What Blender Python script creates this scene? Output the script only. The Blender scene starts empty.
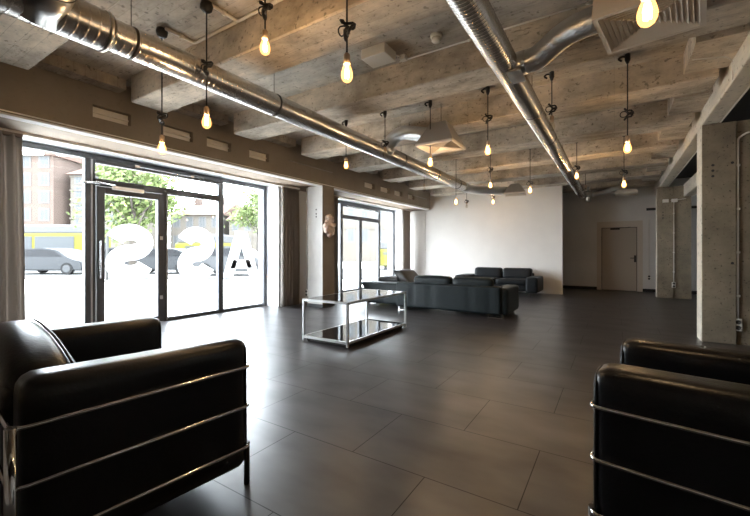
import bpy, bmesh, math, random
from mathutils import Vector, Matrix
random.seed(7)
S = bpy.context.scene
COL = S.collection
PI = math.pi
TH = math.atan(240/376)

# ---------------------------------------------------------------- materials
def new_mat(name):
    m = bpy.data.materials.new(name); m.use_nodes = True
    nt = m.node_tree
    return m, nt, nt.nodes['Principled BSDF']

def simple(name, col, rough=.6, metal=0., spec=.5, bump=0., bscale=40., var=0., vscale=6.):
    m, nt, b = new_mat(name)
    b.inputs['Base Color'].default_value = (*col, 1)
    b.inputs['Roughness'].default_value = rough
    b.inputs['Metallic'].default_value = metal
    b.inputs['Specular IOR Level'].default_value = spec
    tc = nt.nodes.new('ShaderNodeTexCoord')
    if var:
        n = nt.nodes.new('ShaderNodeTexNoise'); n.inputs['Scale'].default_value = vscale; n.inputs['Detail'].default_value = 5
        nt.links.new(tc.outputs['Object'], n.inputs['Vector'])
        r = nt.nodes.new('ShaderNodeValToRGB')
        r.color_ramp.elements[0].position = .3; r.color_ramp.elements[1].position = .7
        r.color_ramp.elements[0].color = (*[c*(1-var) for c in col], 1)
        r.color_ramp.elements[1].color = (*[min(1, c*(1+var)) for c in col], 1)
        nt.links.new(n.outputs['Fac'], r.inputs['Fac']); nt.links.new(r.outputs['Color'], b.inputs['Base Color'])
    if bump:
        n = nt.nodes.new('ShaderNodeTexNoise'); n.inputs['Scale'].default_value = bscale; n.inputs['Detail'].default_value = 4
        nt.links.new(tc.outputs['Object'], n.inputs['Vector'])
        bp = nt.nodes.new('ShaderNodeBump'); bp.inputs['Strength'].default_value = bump; bp.inputs['Distance'].default_value = .01
        nt.links.new(n.outputs['Fac'], bp.inputs['Height']); nt.links.new(bp.outputs['Normal'], b.inputs['Normal'])
    return m

def concrete(name, col, board=(1., 14., 1.), var=.28, bump=.5, pit=.5, crack=1., ps=17, boards=False):
    """board-marked concrete: streaks along X, cloudy patches, small pits"""
    m, nt, b = new_mat(name)
    N, L = nt.nodes, nt.links
    tc = N.new('ShaderNodeTexCoord')
    mp = N.new('ShaderNodeMapping'); mp.inputs['Scale'].default_value = board
    L.new(tc.outputs['Object'], mp.inputs['Vector'])
    st = N.new('ShaderNodeTexNoise'); st.inputs['Scale'].default_value = 1.6; st.inputs['Detail'].default_value = 6; st.inputs['Roughness'].default_value = .65
    L.new(mp.outputs['Vector'], st.inputs['Vector'])
    cl = N.new('ShaderNodeTexNoise'); cl.inputs['Scale'].default_value = 1.3; cl.inputs['Detail'].default_value = 7; cl.inputs['Roughness'].default_value = .6
    L.new(tc.outputs['Object'], cl.inputs['Vector'])
    ad = N.new('ShaderNodeMath'); ad.operation = 'ADD'
    L.new(st.outputs['Fac'], ad.inputs[0]); L.new(cl.outputs['Fac'], ad.inputs[1])
    hf = N.new('ShaderNodeMath'); hf.operation = 'MULTIPLY'; hf.inputs[1].default_value = .5; L.new(ad.outputs[0], hf.inputs[0])
    r = N.new('ShaderNodeValToRGB'); r.color_ramp.elements[0].position = .36; r.color_ramp.elements[1].position = .64
    r.color_ramp.elements[0].color = (*[c*(1-var) for c in col], 1); r.color_ramp.elements[1].color = (*[c*(1+var) for c in col], 1)
    L.new(hf.outputs[0], r.inputs['Fac'])
    vo = N.new('ShaderNodeTexNoise'); vo.inputs['Scale'].default_value = ps; vo.inputs['Detail'].default_value = 3
    L.new(mp.outputs['Vector'] if board[1] > 8 else tc.outputs['Object'], vo.inputs['Vector'])
    pr = N.new('ShaderNodeValToRGB'); pr.color_ramp.elements[0].position = .30; pr.color_ramp.elements[1].position = .385
    pr.color_ramp.elements[0].color = (1-pit, 1-pit, 1-pit, 1); pr.color_ramp.elements[1].color = (1, 1, 1, 1)
    L.new(vo.outputs['Fac'], pr.inputs['Fac'])
    mx = N.new('ShaderNodeMixRGB'); mx.blend_type = 'MULTIPLY'; mx.inputs['Fac'].default_value = 1
    L.new(r.outputs['Color'], mx.inputs['Color1']); L.new(pr.outputs['Color'], mx.inputs['Color2'])
    # fine dark board joints and scratches
    m2 = N.new('ShaderNodeMapping'); m2.inputs['Scale'].default_value = (board[0]*1.2, board[1]*1.6, board[2]*3); L.new(tc.outputs['Object'], m2.inputs['Vector'])
    cr = N.new('ShaderNodeTexNoise'); cr.inputs['Scale'].default_value = 3.1; cr.inputs['Detail'].default_value = 9; cr.inputs['Roughness'].default_value = .72
    L.new(m2.outputs['Vector'], cr.inputs['Vector'])
    c2 = N.new('ShaderNodeValToRGB'); c2.color_ramp.elements[0].position = .30; c2.color_ramp.elements[1].position = .42
    k = 1-.55*crack; c2.color_ramp.elements[0].color = (k, k, k, 1); c2.color_ramp.elements[1].color = (1, 1, 1, 1)
    L.new(cr.outputs['Fac'], c2.inputs['Fac'])
    m3 = N.new('ShaderNodeMixRGB'); m3.blend_type = 'MULTIPLY'; m3.inputs['Fac'].default_value = 1
    L.new(mx.outputs['Color'], m3.inputs['Color1']); L.new(c2.outputs['Color'], m3.inputs['Color2'])
    out = m3.outputs['Color']
    if boards:
        bk = N.new('ShaderNodeTexBrick'); bk.inputs['Scale'].default_value = 1; bk.inputs['Brick Width'].default_value = 1.7; bk.inputs['Row Height'].default_value = .105
        bk.inputs['Mortar Size'].default_value = .0028; bk.inputs['Mortar Smooth'].default_value = .6
        bk.inputs['Color1'].default_value = (.95, .95, .95, 1); bk.inputs['Color2'].default_value = (1.04, 1.04, 1.04, 1); bk.inputs['Mortar'].default_value = (.74, .74, .74, 1)
        wp = N.new('ShaderNodeMixRGB'); wp.blend_type = 'ADD'; wp.inputs['Fac'].default_value = .012
        L.new(tc.outputs['Object'], wp.inputs['Color1']); L.new(cl.outputs['Color'], wp.inputs['Color2']); L.new(wp.outputs['Color'], bk.inputs['Vector'])
        m4 = N.new('ShaderNodeMixRGB'); m4.blend_type = 'MULTIPLY'; m4.inputs['Fac'].default_value = 1
        L.new(out, m4.inputs['Color1']); L.new(bk.outputs['Color'], m4.inputs['Color2']); out = m4.outputs['Color']
    L.new(out, b.inputs['Base Color'])
    b.inputs['Roughness'].default_value = .85; b.inputs['Specular IOR Level'].default_value = .25
    bp = N.new('ShaderNodeBump'); bp.inputs['Strength'].default_value = bump; bp.inputs['Distance'].default_value = .02
    L.new(hf.outputs[0], bp.inputs['Height']); L.new(bp.outputs['Normal'], b.inputs['Normal'])
    return m

def floor_mat():
    m, nt, b = new_mat('floor_tile'); N, L = nt.nodes, nt.links
    tc = N.new('ShaderNodeTexCoord')
    mp = N.new('ShaderNodeMapping'); mp.inputs['Location'].default_value = (.37, .03, 0)
    L.new(tc.outputs['Object'], mp.inputs['Vector'])
    br = N.new('ShaderNodeTexBrick')
    br.inputs['Scale'].default_value = 1; br.inputs['Brick Width'].default_value = .915; br.inputs['Row Height'].default_value = .6
    br.inputs['Mortar Size'].default_value = .0034; br.inputs['Mortar Smooth'].default_value = .5
    br.inputs['Color1'].default_value = (.9, .9, .9, 1); br.inputs['Color2'].default_value = (1.08, 1.08, 1.08, 1); br.inputs['Mortar'].default_value = (.08, .08, .08, 1)
    br.inputs['Bias'].default_value = 0
    L.new(mp.outputs['Vector'], br.inputs['Vector'])
    ms = N.new('ShaderNodeMapping'); ms.inputs['Scale'].default_value = (.8, 1.6, 1); L.new(tc.outputs['Object'], ms.inputs['Vector'])
    n = N.new('ShaderNodeTexNoise'); n.inputs['Scale'].default_value = 2.2; n.inputs['Detail'].default_value = 3; n.inputs['Roughness'].default_value = .5
    L.new(ms.outputs['Vector'], n.inputs['Vector'])
    r = N.new('ShaderNodeValToRGB'); r.color_ramp.elements[0].position = .2; r.color_ramp.elements[1].position = .8
    r.color_ramp.elements[0].color = (.022, .020, .021, 1); r.color_ramp.elements[1].color = (.048, .042, .041, 1)
    L.new(n.outputs['Fac'], r.inputs['Fac'])
    mx = N.new('ShaderNodeMixRGB'); mx.blend_type = 'MULTIPLY'; mx.inputs['Fac'].default_value = 1
    L.new(r.outputs['Color'], mx.inputs['Color1']); L.new(br.outputs['Color'], mx.inputs['Color2'])
    L.new(mx.outputs['Color'], b.inputs['Base Color'])
    rr = N.new('ShaderNodeMapRange'); rr.inputs['From Min'].default_value = .3; rr.inputs['From Max'].default_value = .7
    rr.inputs['To Min'].default_value = .25; rr.inputs['To Max'].default_value = .32
    b.inputs['Roughness'].default_value = .32; b.inputs['IOR'].default_value = 1.6
    # worn lacquer: the sheen varies in soft patches and stops at the joints
    sr = N.new('ShaderNodeMapRange'); sr.inputs['From Min'].default_value = .25; sr.inputs['From Max'].default_value = .75; sr.inputs['To Min'].default_value = .45; sr.inputs['To Max'].default_value = 1.0
    L.new(n.outputs['Fac'], sr.inputs['Value'])
    jn = N.new('ShaderNodeMath'); jn.operation = 'SUBTRACT'; jn.inputs[0].default_value = 1; jh = N.new('ShaderNodeMath'); jh.operation = 'MULTIPLY'; jh.inputs[1].default_value = .8; L.new(br.outputs['Fac'], jh.inputs[0]); L.new(jh.outputs[0], jn.inputs[1])
    jm = N.new('ShaderNodeMath'); jm.operation = 'MULTIPLY'; L.new(jn.outputs[0], jm.inputs[0]); L.new(sr.outputs['Result'], jm.inputs[1])
    L.new(jm.outputs[0], b.inputs['Specular IOR Level'])
    return m

def duct_mat():
    m, nt, b = new_mat('spiral_galvanised_steel'); N, L = nt.nodes, nt.links
    b.inputs['Base Color'].default_value = (.62, .60, .57, 1); b.inputs['Metallic'].default_value = 1; b.inputs['Roughness'].default_value = .27
    b.inputs['Roughness'].default_value = .24
    tc = N.new('ShaderNodeTexCoord')
    n = N.new('ShaderNodeTexNoise'); n.inputs['Scale'].default_value = 30; n.inputs['Detail'].default_value = 3
    L.new(tc.outputs['Object'], n.inputs['Vector'])
    rr = N.new('ShaderNodeMapRange'); rr.inputs['To Min'].default_value = .20; rr.inputs['To Max'].default_value = .30
    L.new(n.outputs['Fac'], rr.inputs['Value']); L.new(rr.outputs['Result'], b.inputs['Roughness'])
    return m

def glass_mat(name, tint=(.97, .98, .98), refl=.08, rough=0.):
    m = bpy.data.materials.new(name); m.use_nodes = True; nt = m.node_tree; N, L = nt.nodes, nt.links
    N.clear()
    o = N.new('ShaderNodeOutputMaterial'); t = N.new('ShaderNodeBsdfTransparent'); g = N.new('ShaderNodeBsdfGlossy'); x = N.new('ShaderNodeMixShader')
    t.inputs['Color'].default_value = (*tint, 1); g.inputs['Roughness'].default_value = rough
    f = N.new('ShaderNodeFresnel'); f.inputs['IOR'].default_value = 1.45
    mu = N.new('ShaderNodeMath'); mu.operation = 'MULTIPLY'; mu.inputs[1].default_value = refl/.04*.5
    ge = N.new('ShaderNodeNewGeometry'); iv = N.new('ShaderNodeMath'); iv.operation = 'SUBTRACT'; iv.inputs[0].default_value = 1
    L.new(ge.outputs['Backfacing'], iv.inputs[1]); m2 = N.new('ShaderNodeMath'); m2.operation = 'MULTIPLY'   # only the entry face reflects
    L.new(f.outputs[0], mu.inputs[0]); L.new(mu.outputs[0], m2.inputs[0]); L.new(iv.outputs[0], m2.inputs[1]); L.new(m2.outputs[0], x.inputs['Fac'])
    L.new(t.outputs[0], x.inputs[1]); L.new(g.outputs[0], x.inputs[2]); L.new(x.outputs[0], o.inputs['Surface'])
    return m

def translucent(name, col, back):
    m, nt, b = new_mat(name); N, L = nt.nodes, nt.links
    b.inputs['Base Color'].default_value = (*col, 1); b.inputs['Roughness'].default_value = .7
    t = N.new('ShaderNodeBsdfTranslucent'); t.inputs['Color'].default_value = (*col, 1); x = N.new('ShaderNodeMixShader'); x.inputs['Fac'].default_value = back
    L.new(b.outputs[0], x.inputs[1]); L.new(t.outputs[0], x.inputs[2]); L.new(x.outputs[0], N['Material Output'].inputs['Surface'])
    return m

def bulb_glow(name, col, st):
    m = bpy.data.materials.new(name); m.use_nodes = True; nt = m.node_tree; N, L = nt.nodes, nt.links
    N.clear()
    o = N.new('ShaderNodeOutputMaterial'); t = N.new('ShaderNodeBsdfTransparent'); e = N.new('ShaderNodeEmission'); a = N.new('ShaderNodeAddShader')
    t.inputs['Color'].default_value = (1, .9, .72, 1); e.inputs['Color'].default_value = (*col, 1); e.inputs['Strength'].default_value = st
    L.new(t.outputs[0], a.inputs[0]); L.new(e.outputs[0], a.inputs[1]); L.new(a.outputs[0], o.inputs['Surface'])
    return m

def emission(name, col, st):
    m = bpy.data.materials.new(name); m.use_nodes = True; nt = m.node_tree; N, L = nt.nodes, nt.links
    N.clear(); o = N.new('ShaderNodeOutputMaterial'); e = N.new('ShaderNodeEmission')
    e.inputs['Color'].default_value = (*col, 1); e.inputs['Strength'].default_value = st; L.new(e.outputs[0], o.inputs['Surface'])
    return m

M = dict(
    ceiling=concrete('concrete_ceiling', (.50, .435, .355), board=(1.8, 3.5, 3), var=.5, crack=1.2, bump=.9, ps=24, boards=True),
    slab=concrete('concrete_slab', (.43, .385, .325), board=(1.8, 3.5, 3), var=.4, bump=.8, crack=.7, ps=24, boards=True),
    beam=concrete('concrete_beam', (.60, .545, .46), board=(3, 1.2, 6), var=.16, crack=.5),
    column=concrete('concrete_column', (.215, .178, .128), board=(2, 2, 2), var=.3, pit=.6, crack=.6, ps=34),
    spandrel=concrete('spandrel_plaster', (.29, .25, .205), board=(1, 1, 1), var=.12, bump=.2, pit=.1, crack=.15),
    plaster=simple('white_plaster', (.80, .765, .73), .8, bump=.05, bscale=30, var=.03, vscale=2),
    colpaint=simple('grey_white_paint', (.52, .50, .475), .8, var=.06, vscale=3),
    greyplaster=simple('grey_plaster', (.72, .69, .66), .85, bump=.05, bscale=30, var=.05, vscale=2),
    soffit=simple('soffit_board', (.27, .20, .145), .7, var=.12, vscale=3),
    lip=simple('white_lip', (.88, .86, .82), .7),
    white=simple('white_reveal', (.82, .83, .85), .6),
    dark=simple('shade_black', (.025, .024, .024), .8),  # near-black colour used in place of shade
    base=simple('dark_skirting', (.012, .012, .012), .6),
    floor=floor_mat(), duct=duct_mat(),
    steel=simple('plain_galvanised_steel', (.60, .59, .57), .3, 1, var=.1, vscale=12),
    flex=simple('flexible_aluminium', (.62, .61, .59), .3, 1, bump=.6, bscale=26),
    strap=simple('dark_strap', (.05, .045, .04), .5, .6),
    frame=simple('window_frame_grey', (.085, .09, .097), .45, 0, .5),
    framelight=simple('window_gasket_light', (.55, .55, .55), .5),
    chrome=simple('chrome', (.80, .80, .80), .1, 1),
    alu=simple('brushed_aluminium', (.74, .74, .73), .32, 1),
    glass=glass_mat('window_glass'),
    vinyl=translucent('white_vinyl', (.95, .95, .95), .75),
    leather=simple('black_leather', (.005, .005, .006), .30, 0, .45, bump=.12, bscale=70),
    seam=simple('leather_piping', (.016, .015, .015), .4),
    greenleather=simple('dark_green_leather', (.006, .010, .011), .48, 0, .22, bump=.2, bscale=22, var=.12, vscale=5),
    brownleather=simple('worn_dark_leather', (.022, .021, .019), .5, 0, .5, bump=.2, bscale=25, var=.15, vscale=7),
    navyleather=simple('blue_black_leather', (.007, .009, .011), .48, 0, .22, bump=.2, bscale=22),
    blackglass=simple('black_glass', (.012, .012, .013), .03, 0, .9),
    curtain=translucent('taupe_curtain', (.34, .305, .275), .4),
    black=simple('black_plastic', (.012, .011, .011), .5),
    socket=simple('lamp_socket_wood', (.46, .33, .22), .5),
    plastic=simple('white_plastic', (.72, .69, .63), .5),
    conduit=simple('white_conduit', (.72, .68, .62), .45),
    diffuser=simple('diffuser_paint', (.62, .55, .47), .55),
    plenum=simple('plenum_grey', (.36, .34, .31), .5, .5),
    ventplaster=simple('vent_plaster', (.88, .84, .78), .8),
    door=simple('door_paint', (.46, .385, .31), .6),
    doorframe=simple('door_frame_paint', (.62, .54, .46), .6),
    shell=simple('pink_shell', (.70, .54, .45), .55, bump=.4, bscale=18, var=.25, vscale=14),
    clearbulb=glass_mat('clear_bulb_glass', (.93, .9, .85), .1),
    bulb=bulb_glow('lit_bulb_glass', (1, .52, .16), 1.25),
    filament=emission('filament', (1, .62, .25), 60),
    deadfil=simple('cold_filament', (.2, .16, .12), .5),
    # outdoors
    paving=simple('pale_paving', (.70, .675, .63), .9, var=.05, vscale=.6),
    asphalt=simple('asphalt', (0.0559, 0.0546, 0.0534), .9, var=.08, vscale=.5),
    kerb=simple('kerb_stone', (0.0161, 0.0161, 0.0157), .9),
    brick=simple('pale_brick', (0.0526, 0.0392, 0.0329), 0.9, 0, 0.1, var=.12, vscale=.5),
    cream=simple('cream_render', (0.0549, 0.0488, 0.0415), 0.9, 0, 0.1, var=.05, vscale=.4),
    roof=simple('red_roof_tiles', (0.0680, 0.0445, 0.0364), 0.9, 0, 0.1, var=.12, vscale=1),
    winwhite=simple('white_window', (0.0592, 0.0592, 0.0592), 0.6, 0, 0.05),
    pane=simple('dark_pane', (0.0389, 0.0414, 0.0432), 0.4, 0, 0.05),
    leaf=simple('leaf', (0.0714, 0.0932, 0.0337), 0.7, 0, 0.1, var=.3, vscale=3),
    trunk=simple('trunk', (0.0299, 0.0240, 0.0186), .9),
    grass=simple('verge_grass', (0.0392, 0.0419, 0.0210), .95, var=.2, vscale=3),
    carblack=simple('car_dark', (0.0276, 0.0288, 0.0306), 0.4, 0, 0.06),
    carsilver=simple('car_silver', (0.0416, 0.0426, 0.0440), 0.4, 0, 0.06),
    carglass=simple('car_glass', (0.0130, 0.0135, 0.0149), 0.3, 0, 0.06),
    tyre=simple('tyre', (0.0142, 0.0142, 0.0142), 0.8, 0, 0.05),
    yellow=simple('tram_yellow', (0.0720, 0.0674, 0.0093), .6, 0, .1),
    tramwhite=simple('tram_white', (0.0518, 0.0518, 0.0518), 0.5, 0, 0.05),
    tailred=simple('tail_light', (0.1275, 0.0094, 0.0094), .4),
)

M['blackglass'].node_tree.nodes['Principled BSDF'].inputs['IOR'].default_value = 2.1

# ---------------------------------------------------------------- mesh helpers
class MB:
    def __init__(s): s.bm = bmesh.new()
    def box(s, x0, x1, y0, y1, z0, z1, bev=0, seg=2):
        r = bmesh.ops.create_cube(s.bm, size=1)
        for v in r['verts']:
            v.co = Vector(((x0+x1)/2+v.co.x*(x1-x0), (y0+y1)/2+v.co.y*(y1-y0), (z0+z1)/2+v.co.z*(z1-z0)))
        if bev:
            es = list({e for v in r['verts'] for e in v.link_edges})
            bmesh.ops.bevel(s.bm, geom=es, offset=bev, segments=seg, profile=.5, affect='EDGES')
        return s
    def obox(s, mat, sx, sy, sz):
        r = bmesh.ops.create_cube(s.bm, size=1)
        for v in r['verts']:
            v.co = mat @ Vector((v.co.x*sx, v.co.y*sy, v.co.z*sz))
        return s
    def rbox(s, x0, x1, y0, y1, z0, z1, r, n=10, puff=0., fn=None):
        """soft cushion: a rounded box on a grid, its top puffed up"""
        c = Vector(((x0+x1)/2, (y0+y1)/2, (z0+z1)/2)); h = Vector(((x1-x0)/2, (y1-y0)/2, (z1-z0)/2))
        rr = min(r, h.x*.98, h.y*.98, h.z*.98); inn = h-Vector((rr, rr, rr))
        t = bmesh.new(); bmesh.ops.create_cube(t, size=2)
        bmesh.ops.subdivide_edges(t, edges=t.edges[:], cuts=n, use_grid_fill=True)
        mp = {}
        for v in t.verts:
            u = v.co.copy()
            # concentrate the grid near the edges so the rounding is smooth
            q = Vector([math.copysign(1-(1-abs(k))**1.7, k) for k in u])
            p = Vector((q.x*h.x, q.y*h.y, q.z*h.z))
            i = Vector([max(-inn[k], min(inn[k], p[k])) for k in range(3)])
            d = p-i
            if d.length > 1e-9: p = i+d.normalized()*rr
            if puff:
                f = max(0, 1-(p.x/h.x)**2)*max(0, 1-(p.y/h.y)**2)
                if p.z > 0: p.z += puff*f
                else: p.z -= 0
            p = p+c
            if fn: p = fn(p)
            mp[v] = s.bm.verts.new(p)
        for f in t.faces: 
            nf = s.bm.faces.new([mp[v] for v in f.verts]); nf.smooth = True
        t.free(); return s
    def tube(s, pts, r, seg=10, closed=False, caps=True):
        pts = [Vector(p) for p in pts]; n = len(pts)
        rad = r if hasattr(r, '__len__') else [r]*n
        tang = []
        for i in range(n):
            if closed: d = pts[(i+1) % n]-pts[i-1]
            else: d = pts[min(i+1, n-1)]-pts[max(i-1, 0)]
            tang.append(d.normalized())
        up = Vector((0, 0, 1)) if abs(tang[0].z) < .9 else Vector((1, 0, 0))
        nrm = (up-tang[0]*up.dot(tang[0])).normalized()
        rings = []
        for i in range(n):
            nrm = (nrm-tang[i]*nrm.dot(tang[i])).normalized(); b = tang[i].cross(nrm)
            rings.append([s.bm.verts.new(pts[i]+(nrm*math.cos(2*PI*k/seg)+b*math.sin(2*PI*k/seg))*rad[i]) for k in range(seg)])
        m = n if closed else n-1
        for i in range(m):
            a, b = rings[i], rings[(i+1) % n]
            for k in range(seg):
                f = s.bm.faces.new((a[k], a[(k+1) % seg], b[(k+1) % seg], b[k])); f.smooth = True
        if caps and not closed:
            s.bm.faces.new(rings[0][::-1]); s.bm.faces.new(rings[-1])
        return s
    def spiral(s, y0, y1, r, pitch, seg=36):
        """spiral-seamed pipe along Y: every seam a small raised, slightly slanted ridge"""
        ys = [(y0, 0)]; y = y0+pitch*.6
        while y < y1-.02:
            ys += [(y-.0075, 0), (y-.004, 0), (y-.0022, .0018), (y+.0022, .0018), (y+.004, 0), (y+.0075, 0)]; y += pitch
        ys.append((y1, 0)); rings = []
        for (y, dr) in ys:
            rings.append([s.bm.verts.new(((r+dr)*math.cos(2*PI*k/seg), y+.3*pitch*math.cos(2*PI*k/seg), (r+dr)*math.sin(2*PI*k/seg))) for k in range(seg)])
        for a, b in zip(rings, rings[1:]):
            for k in range(seg):
                f = s.bm.faces.new((a[k], a[(k+1) % seg], b[(k+1) % seg], b[k])); f.smooth = True
        s.bm.faces.new(rings[0][::-1]); s.bm.faces.new(rings[-1]); return s
    def lathe(s, prof, c=(0, 0, 0), seg=20):
        c = Vector(c); rings = []
        for (r, z) in prof:
            if r < 1e-6: rings.append([s.bm.verts.new(c+Vector((0, 0, z)))])
            else: rings.append([s.bm.verts.new(c+Vector((r*math.cos(2*PI*k/seg), r*math.sin(2*PI*k/seg), z))) for k in range(seg)])
        for a, b in zip(rings, rings[1:]):
            for k in range(seg):
                k2 = (k+1) % seg
                vs = [a[0]] if len(a) == 1 else [a[k], a[k2]]
                vs += [b[0]] if len(b) == 1 else [b[k2], b[k]]
                if len(vs) > 2:
                    f = s.bm.faces.new(vs); f.smooth = True
        return s
    def prism(s, poly, f0, f1):
        """poly: 2-D points; f0/f1 map a 2-D point to the two 3-D faces"""
        a = [s.bm.verts.new(f0(*p)) for p in poly]; b = [s.bm.verts.new(f1(*p)) for p in poly]
        n = len(poly)
        s.bm.faces.new(a[::-1]); s.bm.faces.new(b)
        for i in range(n): s.bm.faces.new((a[i], a[(i+1) % n], b[(i+1) % n], b[i]))
        return s
    def build(s, name, mat, parent=None, loc=None):
        bmesh.ops.recalc_face_normals(s.bm, faces=s.bm.faces[:])
        me = bpy.data.meshes.new(name); s.bm.to_mesh(me); s.bm.free()
        o = bpy.data.objects.new(name, me); COL.objects.link(o)
        if mat is not None: me.materials.append(mat)
        if parent is not None: o.parent = parent
        if loc is not None: o.location = loc
        return o

def fillet(pts, r, n=5):
    pts = [Vector(p) for p in pts]; out = [pts[0]]
    for a, b, c in zip(pts, pts[1:], pts[2:]):
        u = (a-b); v = (c-b); d = min(r, u.length*.49, v.length*.49)
        p, q = b+u.normalized()*d, b+v.normalized()*d
        for i in range(n+1):
            t = i/n; out.append(p*(1-t)**2+b*2*t*(1-t)+q*t*t)
    out.append(pts[-1]); return out

def tag(o, label, cat, group=None, kind=None):
    o['label'] = label; o['category'] = cat
    if group: o['group'] = group
    if kind: o['kind'] = kind
    return o
def thing(name, label, cat, loc=(0, 0, 0), rz=0, group=None):
    o = bpy.data.objects.new(name, None); COL.objects.link(o); o.empty_display_size = .1
    o.location = loc; o.rotation_euler = (0, 0, rz)
    return tag(o, label, cat, group)
def struct(name, mb, mat, parent=None):
    o = mb.build(name, mat, parent)
    if parent is None: o['kind'] = 'structure'
    return o

# ---------------------------------------------------------------- the room
XW = -6.40            # glazing plane
XI = -6.0             # inner face of the window wall
XS = -5.12            # face of the spandrel beam over the windows
XB = .95              # face of the long beam on the right
ZR, ZS = 2.92, 3.22   # underside of ribs, underside of slab
YN, YF = -3.2, 13.45
struct('floor', MB().box(XW-.22, 4.6, YN, YF+.2, -.12, 0), M['floor'])
struct('ceiling', MB().box(XW-.22, XB+.02, YN, YF+.2, ZS, ZS+.25), M['slab'])
struct('ceiling_aisle', MB().box(XB+.02, 4.6, YN, YF+.2, ZS, ZS+.25), M['dark'])  # coloured near-black so the aisle reads as an unlit void
FE = [-2.92, -1.53, -.13, 1.27, 2.60, 4.01, 5.44, 6.86, 8.27, 9.68, 11.08, 12.5]
for i, y in enumerate(FE):
    mb = MB().box(-4.80, XB-.07, y-.42, y, ZR, ZS+.01, .012, 1)
    struct('ceiling_rib', mb, M['ceiling'])
for i, (a, b) in enumerate(zip(FE, FE[1:])):      # solid ends of each bay
    struct('ceiling_bay_end', MB().box(XS-.02, -4.93, a-.01, b-.41, 3.10, ZS+.01), M['slab'])
    struct('ceiling_bay_end', MB().box(.60, XB+.03, a+.30, b-.41, 3.0, ZS+.01), M['ceiling'])
# window wall
W1, W2 = (1.0, 5.6), (7.6, 11.2)
wl = MB()
wl.box(XW-.22, XI, YN, YF, 2.585, ZS+.02)
for a, b in ((YN, W1[0]), (W1[1], W2[0]), (W2[1], YF)): wl.box(XW-.22, XI, a, b, 0, 2.585)
struct('wall_left', wl, M['white'])
# spandrel beam with its recessed vents
VENTS = [(1.92, 2.33), (2.73, 3.15), (3.37, 3.79), (4.14, 4.56), (7.55, 8.0), (8.29, 8.75), (9.02, 9.45), (9.82, 10.25)]
zb0, zv0, zv1 = 2.55, 2.735, 2.88
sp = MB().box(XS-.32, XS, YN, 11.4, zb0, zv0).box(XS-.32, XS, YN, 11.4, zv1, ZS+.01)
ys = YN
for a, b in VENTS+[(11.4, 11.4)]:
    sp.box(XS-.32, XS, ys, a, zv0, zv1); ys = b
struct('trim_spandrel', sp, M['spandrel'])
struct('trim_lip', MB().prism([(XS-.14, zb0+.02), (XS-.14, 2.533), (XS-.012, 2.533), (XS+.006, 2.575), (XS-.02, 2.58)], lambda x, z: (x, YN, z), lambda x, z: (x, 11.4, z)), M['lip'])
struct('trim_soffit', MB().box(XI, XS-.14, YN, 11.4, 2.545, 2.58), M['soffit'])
wlabel = ['leftmost wall vent over the large shop window', 'second wall vent from the left over the large shop window',
          'third wall vent from the left over the large shop window', 'fourth and last wall vent over the large shop window',
          'first wall vent over the far window past the column', 'second wall vent over the far window past the column',
          'third wall vent over the far window past the column', 'vent over the far window closest to the white wall']
for (a, b), lb in zip(VENTS, wlabel):
    t = thing('wall_vent', 'recessed pale '+lb, 'vent', (XS-.10, (a+b)/2, zv0), 0, 'wall vents in the concrete band over the windows')
    w, h = (b-a)/2, zv1-zv0
    MB().box(-.02, .02, -w, w, 0, h).build('back_plate', M['ventplaster'], t)
    MB().prism([(.02, h*.46), (.045, h*.50), (.045, h*.56), (.02, h*.62)], lambda x, z: (x, -w, z), lambda x, z: (x, w, z)).build('louvre', M['ventplaster'], t)

# window frames ------------------------------------------------------------
FX0, FX1 = XW-.04, XW+.04
def bars(mb, rects, x0=FX0, x1=FX1):
    for (y0, y1, z0, z1) in rects: mb.box(x0, x1, y0, y1, z0, z1, .004, 1)
    return mb
def window(name, frame_rects, panes):
    o = bars(MB(), frame_rects).build(name, M['frame']); o['kind'] = 'structure'
    for (y0, y1, z0, z1) in panes:
        MB().box(XW-.006, XW+.006, y0, y1, z0, z1).build('pane', M['glass'], o)
    return o
w1 = window('window_1', [
    (1.0, 1.07, 0, 2.58), (5.52, 5.6, 0, 2.58), (1.07, 5.52, 2.505, 2.58), (1.07, 2.29, 0, .06), (3.46, 4.43, 0, .06), (4.54, 5.52, 0, .06),
    (2.29, 2.365, 0, 2.505), (3.40, 3.46, 0, 2.13), (4.43, 4.54, 0, 2.505), (2.365, 4.43, 2.13, 2.235), (2.365, 2.42, 0, 2.505),
    (2.42, 4.43, 2.455, 2.505)],
    [(1.07, 2.29, .06, 2.505), (2.42, 4.43, 2.235, 2.455), (3.46, 4.43, .06, 2.13), (4.54, 5.52, .06, 2.505)])
MB().box(FX1, FX1+.012, 2.362, 2.382, .02, 2.5).build('gasket', M['framelight'], w1)
MB().box(FX1, FX1+.012, 3.44, 3.462, .02, 2.12).build('gasket', M['framelight'], w1)
rod = MB().tube([(FX1+.03, 2.95, 2.50), (FX1+.03, 4.12, 2.49)], .008, 8)
rod.box(FX1, FX1+.05, 2.93, 3.0, 2.48, 2.52).box(FX1, FX1+.05, 3.85, 3.9, 2.475, 2.51)
rod.build('opener_rod', M['chrome'], w1)
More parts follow.
